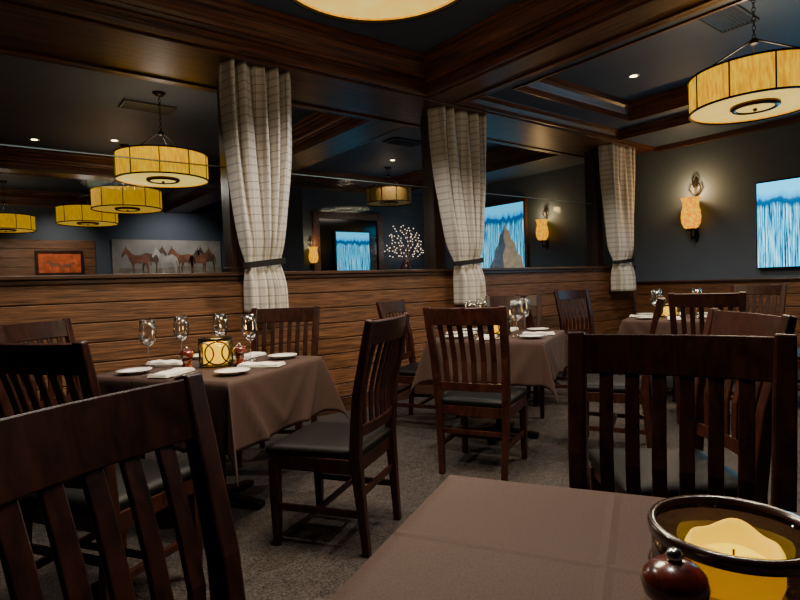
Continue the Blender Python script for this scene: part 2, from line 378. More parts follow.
# ------------------------------------------------------------------ pendant lamps
def pendant(loc,r=.45,zb=2.36,hh=.27,label='',dim=False,energy=45,col=(1,.80,.52)):
    t=thing('pendant_lamp',label,'lamp',(loc[0],loc[1],zb),0,'drum pendant lamps')
    mat=M_shade_dim if dim else M_shade
    o=MB().rev([(r-.004,0.012),(r,.012),(r,hh-.012),(r-.004,hh-.012),(r-.004,.012)],64).obj('shade',mat,parent=t); sm(o,40)
    MB().rev([(0,.028),(r-.01,.022),(r-.01,.040),(0,.045)],48).obj('diffuser',M_diff_dim if dim else M_diff,parent=t)
    rg=MB().rev([(r-.006,0),(r+.008,0),(r+.008,.014),(r-.006,.014),(r-.006,0)],64).rev([(r-.006,hh-.014),(r+.008,hh-.014),(r+.008,hh),(r-.006,hh),(r-.006,hh-.014)],64)
    for k in range(10):
        a=2*math.pi*k/10; c,s_=math.cos(a),math.sin(a)
        rg.sweep([(c*(r+.003),s_*(r+.003),0),(c*(r+.003),s_*(r+.003),hh)],.010,.006,(-s_,c,0))
    rg.obj('metal_frame',M_iron,parent=t)
    fin=MB().rev([(.125,.004),(.135,-.004),(.15,-.004),(.165,.008),(.165,.026),(.125,.026),(.125,.004)],48).rev([(0,-.022),(.012,-.018),(.016,-.006),(.01,.002),(.0,.004)],16)
    fin.obj('finial',M_brass,smooth=True,parent=t)
    MB().rev([(0,.002),(.126,.006),(.126,.02),(0,.02)],40).obj('centre_disc',M_diff_dim if dim else M_diff,parent=t)
    rd=MB(); top=.50
    for k in range(3):
        a=2*math.pi*k/3+.4; rd.tube([(math.cos(a)*(r-.01),math.sin(a)*(r-.01),hh-.01),(math.cos(a)*.03,math.sin(a)*.03,top)],.006,6)
    rd.rev([(0,top-.03),(.03,top-.02),(.03,top+.01),(0,top+.03)],12)
    rd.obj('rods',M_iron,parent=t)
    ch=MB(); z=top+.03; k=0; end=ZC-zb-.03
    while z<end:
        pts=[]
        for j in range(10):
            a=2*math.pi*j/10; dx=math.cos(a)*.012; dz=math.sin(a)*.022
            pts.append((dx if k%2 else 0,0 if k%2 else dx,z+dz))
        ch.tube(pts,.003,5,closed=True); z+=.034;k+=1
    if ch.v: ch.obj('chain',M_iron,parent=t)
    MB().rev([(0,ZC-zb-.045),(.03,ZC-zb-.04),(.065,ZC-zb-.01),(.065,ZC-zb)],24).obj('canopy',M_iron,smooth=True,parent=t)
    light('AREA','pendant_glow',(loc[0],loc[1],zb-.03),energy,col,.8)
    light('POINT','pendant_inner',(loc[0],loc[1],zb+hh+.08),energy*.22,col,.12)
    return t
pendant((4.73,1.70),label='yellow drum pendant lamp with dark metal bands near the television',zb=2.40,energy=60,r=.44)
pendant((1.43,1.943),label='yellow drum pendant lamp with dark bands over dining tables',zb=2.50,energy=68)
CW=(1,.88,.74)
pendant((1.62,6.13),label='glowing yellow drum pendant lamp beyond the partition',zb=2.33,energy=22,col=CW)
pendant((1.76,8.54),label='yellow drum pendant lamp hanging in the adjoining room',zb=2.34,energy=12,dim=True,col=CW)
pendant((1.55,10.51),label='dim yellow drum pendant lamp in the adjoining room',zb=2.34,energy=10,dim=True,col=CW)
pendant((.49,12.2),label='dim yellow drum pendant lamp by the plank wall',zb=2.36,energy=10,dim=True,col=CW)
M_shade_dim=shade_mat('lamp_shade_fabric_faint',(120,84,22),(140,104,36),.09); M_diff_dim=shade_mat('lamp_diffuser_faint',(150,112,50),(165,130,60),.12,(4,4,4))
pendant((5.95,8.0),label='dim yellow drum pendant lamp near the framed mirror',zb=2.6,energy=4,dim=True,r=.40,col=CW)

# ------------------------------------------------------------------ curtains
def curtain(xa,xb,ta,tb,ba,bb,yc,zt,ztie,zb,label):
    t=thing('curtain',label,'curtain',((xa+xb)/2,yc,0),0,'plaid tied curtains')
    cx=(xa+xb)/2
    nu,nz=132,60; mb=MB(); uvs=[]
    for i in range(nz+1):
        v=i/nz; z=zt+(zb-zt)*v
        if z>ztie:
            k=(zt-z)/(zt-ztie); s=k**2.2*.9+.1*k; s=min(1,s)
            l=xa+(ta-xa)*s; r=xb+(tb-xb)*s
        else:
            k=(ztie-z)/(ztie-zb); s=math.sin(min(1,k*1.6)*math.pi/2)
            l=ta+(ba-ta)*s; r=tb+(bb-tb)*s
        wid=r-l
        squeeze=math.exp(-((z-ztie)/.12)**2)
        amp=.08*(1-.6*squeeze)
        for j in range(nu+1):
            u=j/nu
            ph=u*2*math.pi*5.5+.6*math.sin(v*4+u*5)
            y=amp*math.sin(ph)+amp*.3*math.sin(ph*2.3+v*3)-.05*math.sin(math.pi*u)*(.4+.6*v)
            x=l+wid*u+.018*math.sin(ph+1.3)
            mb.v.append((x-cx,y,z)); uvs.append((u*1.3,z))
    for i in range(nz):
        for j in range(nu):
            a=i*(nu+1)+j; mb.f.append((a,a+1,a+nu+2,a+nu+1))
    me=bpy.data.meshes.new('fabric_panel'); me.from_pydata(mb.v,[],mb.f); me.materials.append(M_curt)
    ul=me.uv_layers.new(name='UVMap')
    for lp in me.loops: ul.data[lp.index].uv=uvs[lp.vertex_index]
    for q in me.polygons:q.use_smooth=True
    o=bpy.data.objects.new('fabric_panel',me);COL.objects.link(o);o.parent=t
    so=o.modifiers.new('thick','SOLIDIFY');so.thickness=.004
    tb_=MB(); w2=(tb-ta)/2+.02; mx=(ta+tb)/2-cx
    pts=[(mx+math.cos(a)*w2,-.03+math.sin(a)*.085,ztie+.02*math.cos(a)) for a in [2*math.pi*k/28 for k in range(28)]]
    n=len(pts)
    for k,(x,y,z) in enumerate(pts):
        for dz,off in ((-.025,0),(.025,0),(.025,.006),(-.025,.006)):
            d=Vector((x-mx,y+.03,0)).normalized(); tb_.v.append((x+d.x*off,y+d.y*off,z+dz))
    for k in range(n):
        for j in range(4):
            a=k*4+j;b=k*4+(j+1)%4;c=((k+1)%n)*4+(j+1)%4;d=((k+1)%n)*4+j;tb_.f.append((a,b,c,d))
    tb_.obj('tieback',M_band,parent=t)
    return t
CL='cream plaid full-length curtain with dark tieback '
curtain(1.58,2.22,1.73,2.04,1.72,2.08,4.29,2.96,1.38,.98,CL+'beside wide opening')
curtain(3.75,4.56,4.02,4.38,4.05,4.41,4.29,2.96,1.38,.93,CL+'between two openings')
curtain(6.80,7.54,7.02,7.42,7.04,7.44,4.29,2.96,1.38,.96,CL+'near room corner')

# ------------------------------------------------------------------ dining chair
def back_y(z):
    pts=[(0,-.235),(.44,-.205),(.70,-.228),(1.03,-.305)]
    for (a,ya),(b,yb) in zip(pts[:-1],pts[1:]):
        if z<=b:
            k=(z-a)/(b-a); return ya+(yb-ya)*k
    return -.305
def back_x(z): return .195+.04*(z/1.03)
def make_chair():
    t=thing('dining_chair','dark-stained wooden slat-back dining chair with black leather seat','chair',(0,0,0),0,'slat-back dining chairs')
    for sx in (-1,1):
        path=[(sx*back_x(z),back_y(z),z) for z in (0,.15,.3,.44,.52,.62,.72,.82,.92,1.03)]
        MB().sweep(path,[.036,.038,.042,.046,.046,.046,.046,.046,.046,.044],[.034,.038,.044,.05,.048,.044,.04,.036,.034,.03],(1,0,0)).obj('leg',M_chair,bevel=.006,parent=t)
        MB().sweep([(sx*.205,.205,0),(sx*.205,.205,.2),(sx*.205,.205,.40)],[.032,.042,.046],[.032,.042,.046],(1,0,0)).obj('leg',M_chair,bevel=.005,parent=t)
    fr=MB().box(-.228,.228,.185,.215,.36,.425).box(-.205,.205,-.215,-.19,.36,.425)
    fr.sweep([(-.215,-.20,.3925),(-.215,.2,.3925)],.024,.065,(1,0,0)).sweep([(.215,-.20,.3925),(.215,.2,.3925)],.024,.065,(1,0,0))
    fr.box(-.21,.21,-.19,.19,.405,.42)
    fr.obj('seat_frame',M_chair,bevel=.004,parent=t)
    cu=MB(); n=12; 
    for i in range(n+1):
        for j in range(n+1):
            u=i/n*2-1; v=j/n*2-1
            hw=.232-.018*(1-(v+1)/2)
            x=u*hw; y=v*.222+.006
            dd=max(abs(u),abs(v)); z=.462+.022*(1-dd**4)
            cu.v.append((x,y,z))
    for i in range(n):
        for j in range(n):
            a=i*(n+1)+j; cu.f.append((a,a+n+1,a+n+2,a+1))
    b0=len(cu.v)
    ring=[i*(n+1) for i in range(n+1)]+[n*(n+1)+j for j in range(1,n+1)]+[i*(n+1)+n for i in range(n-1,-1,-1)]+[j for j in range(n-1,0,-1)]
    for k in ring:
        x,y,z=cu.v[k]; cu.v.append((x*1.015,y*1.015,.445))
    b1=len(cu.v)
    for k in ring:
        x,y,z=cu.v[k]; cu.v.append((x*.99,y*.99,.422))
    m_=len(ring)
    for k in range(m_):
        k2=(k+1)%m_
        cu.f.append((ring[k],ring[k2],b0+k2,b0+k)); cu.f.append((b0+k,b0+k2,b1+k2,b1+k))
    cu.f.append(tuple(b1+k for k in range(m_)))
    cu.obj('seat_cushion',M_leather,smooth=True,parent=t)
    bk=MB()
    def arc(z,xx,n=9,sag=.022,extra=0):
        return [((-xx+2*xx*k/(n-1)),back_y(z)-sag*(1-((2*k/(n-1))-1)**2)+extra,z) for k in range(n)]
    bk.sweep(arc(.972,back_x(.975)-.012),.105,.024,(0,-.22,1))
    bk.sweep(arc(.545,back_x(.545)-.012),.05,.022,(0,-.1,1))
    ns=6
    for k in range(ns):
        u=(k+1)/(ns+1)*2-1
        path=[]
        for z in (.55,.62,.70,.78,.86,.94):
            bow=.012*math.sin((z-.55)/.39*math.pi)
            path.append((u*(back_x(z)-.01),back_y(z)-.022*(1-u*u)+bow,z))
        bk.sweep(path,.034,.011,(1,0,0))
    bk.obj('backrest',M_chair,bevel=.003,parent=t)
    st=MB()
    st.sweep([(-.20,-.22,.18),(-.205,.2,.18)],.02,.03,(1,0,0)).sweep([(.20,-.22,.18),(.205,.2,.18)],.02,.03,(1,0,0))
    st.box(-.2,.2,-.01,.01,.168,.192).box(-.195,.195,-.222,-.204,.25,.28)
    st.obj('stretcher',M_chair,bevel=.003,parent=t)
    return t
CH=make_chair()
def ch(loc,deg,lab,first=[True]):
    L0='dark wooden slat-back dining chair, black seat, '
    if first[0]:
        first[0]=False; CH.location=(loc[0],loc[1],0); CH.rotation_euler=(0,0,math.radians(deg-90)); CH['label']=L0+lab; return CH
    return clone(CH,(loc[0],loc[1],0),math.radians(deg-90),L0+lab)
ch((1.335,2.30),123,'pulled out from table')
ch((1.62,3.56),228,'by the plank wall')
ch((.46,3.65),-50,'behind set table')
ch((.39,2.38),32,'beside set table')
ch((.245,.64),-60,'at bare clothed table')
ch((1.11,.575),203,'tucked at bare table')
ch((2.53,2.48),26,'back turned to aisle')
ch((3.76,3.27),222,'across the middle table')
ch((2.98,3.58),-62,'sideways near plank wall')
ch((3.42,2.12),117,'beside the middle table')
ch((4.62,2.02),22,'at the corner table')
ch((5.47,3.64),258,'near the curtained corner')
ch((6.32,2.35),185,'across the corner table')
ch((5.60,1.72),112,'beside the corner table')
ch((2.02,1.04),140,'alone on the carpet')
ch((4.36,3.30),318,'between two set tables')

# ------------------------------------------------------------------ tables and tablecloths
def table(loc,deg,side,lab):
    t=thing('dining_table','square pedestal dining table '+lab,'table',(loc[0],loc[1],0),math.radians(deg),'square dining tables')
    s=side/2
    MB().box(-s+.004,s-.004,-s+.004,s-.004,.725,.757).obj('table_top',M_chair,bevel=.004,parent=t)
    MB().rev([(.10,.725),(.10,.71),(.045,.70),(.04,.10),(.06,.06),(.06,.03)],24).obj('pedestal',M_iron,smooth=True,parent=t)
    for a in range(4):
        c,s_=math.cos(a*math.pi/2),math.sin(a*math.pi/2)
        MB().sweep([(c*.03,s_*.03,.05),(c*.28,s_*.28,.02)],.06,.03,(-s_,c,0)).obj('foot',M_iron,bevel=.006,parent=t)
    return t
def cloth(loc,deg,side,drop,lab,seed):
    rnd=random.Random(seed); s=side/2+.003
    n1=int(round(side/.03)); n2=max(6,int(round(drop/.02)))
    cs=[-s-drop+drop*k/n2 for k in range(n2)]+[-s+2*s*k/n1 for k in range(n1+1)]+[s+drop*(k+1)/n2 for k in range(n2)]
    N=len(cs); mb=MB(); ph=[rnd.uniform(0,6) for _ in range(8)]
    FK=.36
    def tri(t_): 
        t_=(t_/(2*math.pi))%1.0
        return 4*abs(t_-.5)-1
    def place(x,y):
        a=max(abs(x)-s,0);b=max(abs(y)-s,0);sx=1 if x>=0 else -1;sy=1 if y>=0 else -1
        if a==0 and b==0:
            return (x,y,.001*math.sin(x*9+ph[0])*math.sin(y*8+ph[1]))
        if b==0:
            k=a/drop; e=s-abs(y)
            fold=math.exp(-((e-.55*a-.05)/.030)**2)*.030*k+.5*math.exp(-((e-.95*a-.16)/.028)**2)*.030*k
            rip=.011*k*tri(y*12+ph[3]*sx+k*1.2)
            r_=.006*(1-math.exp(-a/.01))
            return (sx*(s+r_+.01*a+fold+rip*(1-(abs(y)/s)**6)),y*(1-.04*a/s),-a*.995)
        if a==0:
            k=b/drop; e=s-abs(x)
            fold=math.exp(-((e-.55*b-.05)/.030)**2)*.030*k+.5*math.exp(-((e-.95*b-.16)/.028)**2)*.030*k
            rip=.011*k*tri(x*12+ph[5]*sy+k*1.2)
            r_=.006*(1-math.exp(-b/.01))
            return (x*(1-.04*b/s),sy*(s+r_+.01*b+fold+rip*(1-(abs(x)/s)**6)),-b*.995)
        rh=math.hypot(a,b); th=math.atan2(b,a)
        fin=FK*math.sin(2*th)*rh; pr=.035*math.cos(2*th)*rh
        q=.7071
        e_=.006*(1-math.exp(-rh/.01))
        X=s+e_*math.cos(th)+(fin+pr)*q; Y=s+e_*math.sin(th)+(fin-pr)*q
        return (sx*X,sy*Y,-rh*math.sqrt(max(.1,1-FK**2*math.sin(2*th)**2))*.995)
    for x in cs:
        for y in cs:
            X,Y,Z=place(x,y); mb.v.append((X,Y,Z+.763))
    for i in range(N-1):
        for j in range(N-1):
            a=i*N+j; mb.f.append((a,a+N,a+N+1,a+1))
    o=mb.obj('tablecloth',M_cloth,smooth=True)
    so=o.modifiers.new('thick','SOLIDIFY');so.thickness=.002;so.offset=-1
    o.location=(loc[0],loc[1],0);o.rotation_euler=(0,0,math.radians(deg))
    return tag(o,lab,'tablecloth','brown tablecloths')
T0=(.62,.27);T1=(1.02,3.04);T2=(3.13,2.88);T3=(5.3,2.6)
table(T0,29,.9,'under a brown cloth with candle'); cloth(T0,29,.9,.2,'brown tablecloth holding a candle glass and wooden mill',1)
table(T1,32,.86,'set for four diners'); cloth(T1,32,.86,.33,'brown tablecloth under glasses, napkins and amber candle',2)
table(T2,27,.82,'set by the plank wall'); cloth(T2,27,.82,.30,'brown tablecloth on the middle set table',3)
table(T3,22,.84,'set in the corner'); cloth(T3,22,.84,.30,'brown tablecloth on the corner table',4)
TZ=.768
# ------------------------------------------------------------------ tableware
def make_glass():
    t=thing('wine_glass','clear stemmed wine glass standing empty on the table','glass',(0,0,0),0,'wine glasses')
    MB().rev([(0,.0),(.038,.0),(.038,.003),(.012,.006),(.004,.014),(.0035,.05),(.004,.105),(.009,.113),(.0,.114)],24).obj('stem',M_wine,smooth=True,parent=t)
    MB().rev([(.0,.112),(.012,.115),(.032,.130),(.043,.153),(.046,.178),(.044,.215),(.038,.262),(.0362,.262),(.0422,.215),(.0442,.178),(.0412,.154),(.031,.132),(.011,.1165),(.0,.115)],28).obj('bowl',M_wine,smooth=True,parent=t)
    return t
def make_plate():
    o=MB().rev([(0,.004),(.05,.004),(.06,.007),(.085,.015),(.086,.017),(.06,.010),(.05,.007),(0,.007)],32).rev([(0,0),(.048,0),(.048,.005),(0,.005)],24).obj('bread_plate',M_china,smooth=True)
    return tag(o,'small round white china bread plate','plate','bread plates')
def make_napkin():
    mb=MB()
    for k,(w,h,z) in enumerate(((.115,.055,0),(.112,.053,.005),(.108,.050,.010))):
        n=10
        base=len(mb.v)
        for i in range(n+1):
            x=-w+2*w*i/n; dz=.002*math.sin(i*1.3+k)
            for (y,zz) in ((-h,z),(-h*1.0,z+.0042+dz),(0,z+.0055+dz),(h,z+.004+dz),(h,z)):
                mb.v.append((x,y,zz))
        for i in range(n):
            for j in range(5):
                a=base+i*5+j;b=base+i*5+(j+1)%5; mb.f.append((a,b,b+5,a+5))
        mb.f.append(tuple(base+j for j in range(5)));mb.f.append(tuple(base+n*5+j for j in range(5)))
    return tag(mb.obj('folded_napkin',M_white,bevel=.001),'white linen napkin folded into a flat rectangle','napkin','folded napkins')
def make_fork():
    mb=MB().sweep([(0,-.09,.003),(0,-.02,.004),(0,.04,.006),(0,.055,.004)],[.012,.006,.006,.02],.002,(1,0,0))
    for k in range(4):
        x=-.009+.006*k; mb.sweep([(x,.055,.004),(x,.08,.003),(x,.1,.006)],.003,.0018,(1,0,0))
    return tag(mb.obj('fork',M_steel,bevel=.0005),'polished steel dinner fork beside a napkin','fork','forks')
def make_knife():
    mb=MB().sweep([(0,-.1,.004),(0,-.02,.004),(0,.0,.003)],[.014,.012,.012],.006,(1,0,0)).sweep([(0,0,.003),(0,.08,.003),(.003,.115,.003)],[.017,.018,.004],.0015,(1,0,0))
    return tag(mb.obj('knife',M_steel,bevel=.0005),'polished steel dinner knife beside a napkin','knife','knives')
proto={}
def put(kind,make,loc,rz,label=None):
    if kind not in proto:
        o=make();proto[kind]=o;o.location=loc;o.rotation_euler=(0,0,rz)
        if label:o['label']=label
        return o
    return clone(proto[kind],loc,rz,label)
def setting(T,deg,side,lab,parts=('nap','plate','glass','fork','knife'),jit=0,k=1.):
    a=math.radians(deg+90*side); o=Vector((math.cos(a),math.sin(a))); r=Vector((-o.y,o.x))
    def P(fo,ri): 
        v=Vector(T)+o*fo*k+r*ri*k; return (v.x,v.y,TZ)
    rot=a+math.pi/2
    if 'nap' in parts: put('nap',make_napkin,P(.32,0),rot+math.pi/2+.06*jit,'white folded linen napkin '+lab)
    if 'plate' in parts: put('plate',make_plate,P(.32,-.25),0,'small round white bread plate '+lab)
    if 'glass' in parts: put('glass',make_glass,P(.17,.19),0,'clear stemmed wine glass '+lab)
    if 'fork' in parts: put('fork',make_fork,P(.32,-.10),rot,'steel dinner fork '+lab)
    if 'knife' in parts: put('knife',make_knife,P(.32,.10),rot,'steel dinner knife '+lab)
for s_ in range(4): setting(T1,32,s_,'beside the amber candle',jit=s_,parts=('nap','plate','fork','knife'),k=.97)
for (x,y) in ((.74,3.25),(.96,3.40),(1.18,3.36),(1.24,3.05)): put('glass',make_glass,(x,y,TZ),0,'clear stemmed wine glass beside the amber candle')
for s_ in range(4): setting(T2,27,s_,'on the middle table',jit=s_,k=.93)
for s_ in range(4): setting(T3,22,s_,'on the corner table',jit=s_,parts=('nap','plate','glass'),k=.94)

def candle_holder(loc,lab,glass,candle,lit=True,r=.085,h=.12,e=2.5):
    t=thing('candle_holder',lab,'candle',(loc[0],loc[1],TZ),0)
    MB().rev([(0,0),(r*.9,0),(r,.01),(r,h),(r-.008,h),(r-.008,.014),(0,.012)],48).obj('glass_cup',glass,smooth=True,parent=t)
    mb=MB(); 
    mb.rev([(r-.001,h-.010),(r+.006,h-.010),(r+.006,h+.003),(r-.001,h+.003),(r-.001,h-.010)],48).rev([(r,0),(r+.006,0),(r+.006,.008),(r,.008),(r,0)],48)
    R_=r+.004; n=6
    for k in range(n):
        c=2*math.pi*k/n+.3; pts=[]
        for j in range(24):
            b=2*math.pi*j/24; rr=h*.40
            a=c+rr*1.15*math.cos(b)/R_; pts.append((R_*math.cos(a),R_*math.sin(a),h*.5+rr*math.sin(b)))
        mb.tube(pts,.0045,6,closed=True)
    mb.obj('metal_rings',M_black,parent=t)
    cr_=r*.80; ht=h*.80
    pr=[(0,.014),(cr_,.014),(cr_,ht),(cr_*.93,ht+.006),(cr_*.8,ht-.004),(cr_*.5,ht-.016),(0,ht-.02)]
    MB().rev(pr,32).obj('candle',candle,smooth=True,parent=t)
    MB().rev([(0,ht-.02),(.004,ht-.012),(.006,ht-.004),(.003,ht+.008),(0,ht+.016)],12).obj('flame',M_flame,smooth=True,parent=t)
    light('POINT','candle_light',(loc[0],loc[1],TZ+h+.03),e,(1,.6,.2),.03)
    return t
candle_holder((1.02,2.99),'amber glass candle holder with black metal rings, glowing',M_ambglass,M_candle,e=1.2,r=.082,h=.15)
candle_holder(T2,'amber glass candle holder glowing on the middle table',M_ambglass,M_candle,e=1.2)
candle_holder((T3[0]-.05,T3[1]+.05),'amber glass candle holder glowing on the corner table',M_ambglass,M_candle,e=1.2)
t=thing('candle_jar','smoky glass candle holder with dark rim and yellow candle','candle',(.745,.300,TZ),0)
r_,h_=.094,.088
MB().rev([(0,0),(r_*.8,0),(r_*.93,.012),(r_,.035),(r_,h_),(r_-.006,h_),(r_-.007,.04),(r_*.85,.018),(0,.014)],64).obj('glass_cup',M_jar,smooth=True,parent=t)
MB().rev([(r_-.007,h_-.002),(r_-.005,h_+.005),(r_+.002,h_+.006),(r_+.005,h_),(r_+.004,h_-.010),(r_,h_-.012)],64).rev([(r_-.001,.020),(r_+.005,.022),(r_+.005,.034),(r_,.036)],64).obj('dark_rim',M_rim,smooth=True,parent=t)
seg=64
def wob(v,lo,top):
    out=[]
    for x,y,z in v:
        a=math.atan2(y,x); k=1+.05*math.sin(3*a+.5)+.02*math.sin(5*a)
        dz=(.005*math.sin(2*a+1)+.003*math.sin(5*a))*max(0,min(1,(z-lo)/(top-lo)))
        out.append((x*k,y*k,z+dz))
    return out
cw=MB().rev([(.0,.016),(.050,.016),(.055,.03),(.055,.066),(.052,.072),(.047,.071),(.042,.062),(.040,.046)],seg); cw.v=wob(cw.v,.05,.07)
cw.obj('candle',M_wax,smooth=True,parent=t)
cw=MB().rev([(.0405,.050),(.038,.044),(.025,.041),(.0,.040)],seg); cw.v=wob(cw.v,.2,.3)
cw.obj('melted_wax',M_well,smooth=True,parent=t)
MB().tube([(0,0,.038),(.001,0,.052),(.004,.001,.060)],.0014,6).obj('wick',M_black,parent=t)
def mill(loc,sc_,lab):
    t=thing('pepper_mill',lab,'mill',(loc[0],loc[1],TZ),0)
    MB().rev([(0,0),(.030,0),(.032,.008),(.026,.018),(.021,.032),(.024,.045),(.027,.05),(0,.052)],32).obj('body',M_mill,smooth=True,parent=t)
    MB().rev([(.0,.053),(.022,.053),(.024,.056),(.022,.059),(0,.059)],32).obj('collar',M_brass,smooth=True,parent=t)
    MB().rev([(0,.060),(.026,.060),(.034,.068),(.037,.080),(.034,.092),(.024,.102),(.010,.107),(0,.108)],32).obj('head',M_mill,smooth=True,parent=t)
    MB().rev([(0,.106),(.008,.107),(.010,.112),(.007,.119),(0,.121)],20).obj('finial',M_steel,smooth=True,parent=t)
    t.scale=(sc_,)*3
    return t
mill((.59,.297),.94,'round-headed dark wooden pepper mill with metal knob')
mill((.97,.25),.75,'small dark wooden mill beside the candle glass')
mill((1.12,2.91),1.0,'dark wooden mill beside the amber candle')
mill((.86,2.97),1.0,'dark wooden mill near the wine glass')

# ------------------------------------------------------------------ sconces
def sconce(loc,rz,lab,e,sc_=1.,grp='amber glass wall sconces'):
    t=thing('wall_sconce',lab,'sconce',loc,rz,grp)
    MB().rev([(.05,-.18),(.085,-.165),(.115,-.10),(.122,-.03),(.115,.05),(.098,.12),(.105,.19),(.125,.23),(.121,.23),(.101,.19),(.094,.12),(.111,.05),(.118,-.03),(.11,-.10),(.08,-.16),(.05,-.175)],36,cx=-.16).obj('glass_shade',M_amber,smooth=True,parent=t)
    MB().rev([(0,-.18),(.028,-.18),(.028,.0),(0,.0)],20,cx=-.16).obj('candle',M_candle,smooth=True,parent=t)
    b=MB()
    b.sweep([(-.01,0,-.36),(-.01,0,-.28),(-.01,0,-.1),(-.01,0,.15),(-.01,0,.30),(-.01,0,.46),(-.01,0,.52)],[.02,.06,.04,.035,.035,.04,.01],.018,(0,1,0))
    b.rev([(0,-.21),(.06,-.205),(.075,-.19),(.05,-.175),(.0,-.17)],24,cx=-.16)
    pts=[(-.015,0,-.10),(-.06,0,-.16),(-.05,0,-.26),(-.10,0,-.31),(-.16,0,-.28),(-.16,0,-.2)]
    b.tube(pts,.013,8)
    b.tube([(-.16,0,-.28),(-.16,0,-.33)],[.014,.004],8)
    for sy in (-1,1):
        b.tube([(-.015,0,.27),(-.03,sy*.04,.30),(-.03,sy*.075,.36),(-.03,sy*.06,.42),(-.03,sy*.025,.42),(-.03,sy*.02,.38)],.010,6)
        b.tube([(-.015,0,.40),(-.03,sy*.03,.44),(-.03,sy*.035,.49),(-.03,sy*.01,.53)],.009,6)
    b.obj('iron_bracket',M_iron,parent=t)
    o=light('POINT','sconce_light',(0,0,0),e,(1,.62,.25),.05)
    c,s_=math.cos(rz),math.sin(rz)
    o.location=(loc[0]-.16*c*sc_,loc[1]-.16*s_*sc_,loc[2]+.34*sc_)
    t.scale=(sc_,)*3
    return t
sconce((7.8,3.53,1.95),0,'wrought iron wall sconce with glowing amber glass hurricane shade',18)
sconce((7.8,6.0,1.97),0,'amber glass wall sconce glowing in the adjoining room',9,.85)
sconce((4.87,9.0,1.72),math.pi/2,'small amber wall sconce beside the framed mirror',3,.7)

# ------------------------------------------------------------------ screens, pictures, mirror
def screen_mat(name,kind,dark=1.):
    m=bpy.data.materials.new(name);m.use_nodes=True;nt=m.node_tree;nt.nodes.clear();L=nt.links.new
    o=nt.nodes.new('ShaderNodeOutputMaterial');e=nt.nodes.new('ShaderNodeEmission')
    tc=nt.nodes.new('ShaderNodeTexCoord');sp=nt.nodes.new('ShaderNodeSeparateXYZ');L(tc.outputs['Generated'],sp.inputs[0])
    mp=nt.nodes.new('ShaderNodeMapping');mp.inputs['Scale'].default_value=(80,80,1.4);L(tc.outputs['Generated'],mp.inputs['Vector'])
    n=nt.nodes.new('ShaderNodeTexNoise');n.inputs['Scale'].default_value=1.5;n.inputs['Detail'].default_value=3;n.inputs['Roughness'].default_value=.7;L(mp.outputs[0],n.inputs['Vector'])
    r=nt.nodes.new('ShaderNodeValToRGB');el=r.color_ramp.elements;el[0].position=.41;el[0].color=lin((0,24,40));el[1].position=.66;el[1].color=lin((215,250,252))
    k=r.color_ramp.elements.new(.46);k.color=lin((0,120,175));k=r.color_ramp.elements.new(.57);k.color=lin((60,205,240));L(n.outputs['Fac'],r.inputs['Fac'])
    mp2=nt.nodes.new('ShaderNodeMapping');mp2.inputs['Scale'].default_value=(6,6,1.2);L(tc.outputs['Generated'],mp2.inputs['Vector'])
    n2=nt.nodes.new('ShaderNodeTexNoise');n2.inputs['Scale'].default_value=2.;n2.inputs['Detail'].default_value=6;L(mp2.outputs[0],n2.inputs['Vector'])
    ad=nt.nodes.new('ShaderNodeMath');ad.operation='MULTIPLY_ADD';ad.inputs[1].default_value=.22;L(n2.outputs['Fac'],ad.inputs[0]);L(sp.outputs[2],ad.inputs[2])
    r2=nt.nodes.new('ShaderNodeValToRGB');el=r2.color_ramp.elements;el[0].position=.82;el[0].color=lin((0,60,100));el[1].position=.99;el[1].color=lin((60,195,240))
    k=r2.color_ramp.elements.new(.90);k.color=lin((0,80,130));k=r2.color_ramp.elements.new(.925);k.color=lin((20,150,215));L(ad.outputs[0],r2.inputs['Fac'])
    st=nt.nodes.new('ShaderNodeValToRGB');el=st.color_ramp.elements;el[0].position=.80;el[0].color=(0,0,0,1);el[1].position=.86;el[1].color=(1,1,1,1);L(ad.outputs[0],st.inputs['Fac'])
    mx=nt.nodes.new('ShaderNodeMixRGB');L(st.outputs[0],mx.inputs[0]);L(r.outputs[0],mx.inputs[1]);L(r2.outputs[0],mx.inputs[2])
    L(mx.outputs[0],e.inputs['Color']);e.inputs['Strength'].default_value=kind;L(e.outputs[0],o.inputs[0])
    return m
M_screen=screen_mat('screen_forest_image',2.6)
M_blue_glow=screen_mat('glowing_blue_image',1.5)  # self-lit image shared by the mirror reflection panel and the framed picture
t=thing('television','wall-mounted flat television showing a blue snowy forest','television',(7.799,1.86,1.73),0)
MB().box(-.09,-.03,-.92,.92,-.535,.535).obj('housing',M_black,bevel=.005,parent=t)
MB().box(-.094,-.0905,-.905,.905,-.515,.515).obj('screen',M_screen,parent=t)
MB().box(-.03,0,-.2,.2,-.2,.2).obj('wall_bracket',M_iron,parent=t)
light('AREA','television_glow',(7.66,1.86,1.73),7,(.4,.75,1),.8,(0,math.pi/2,0))

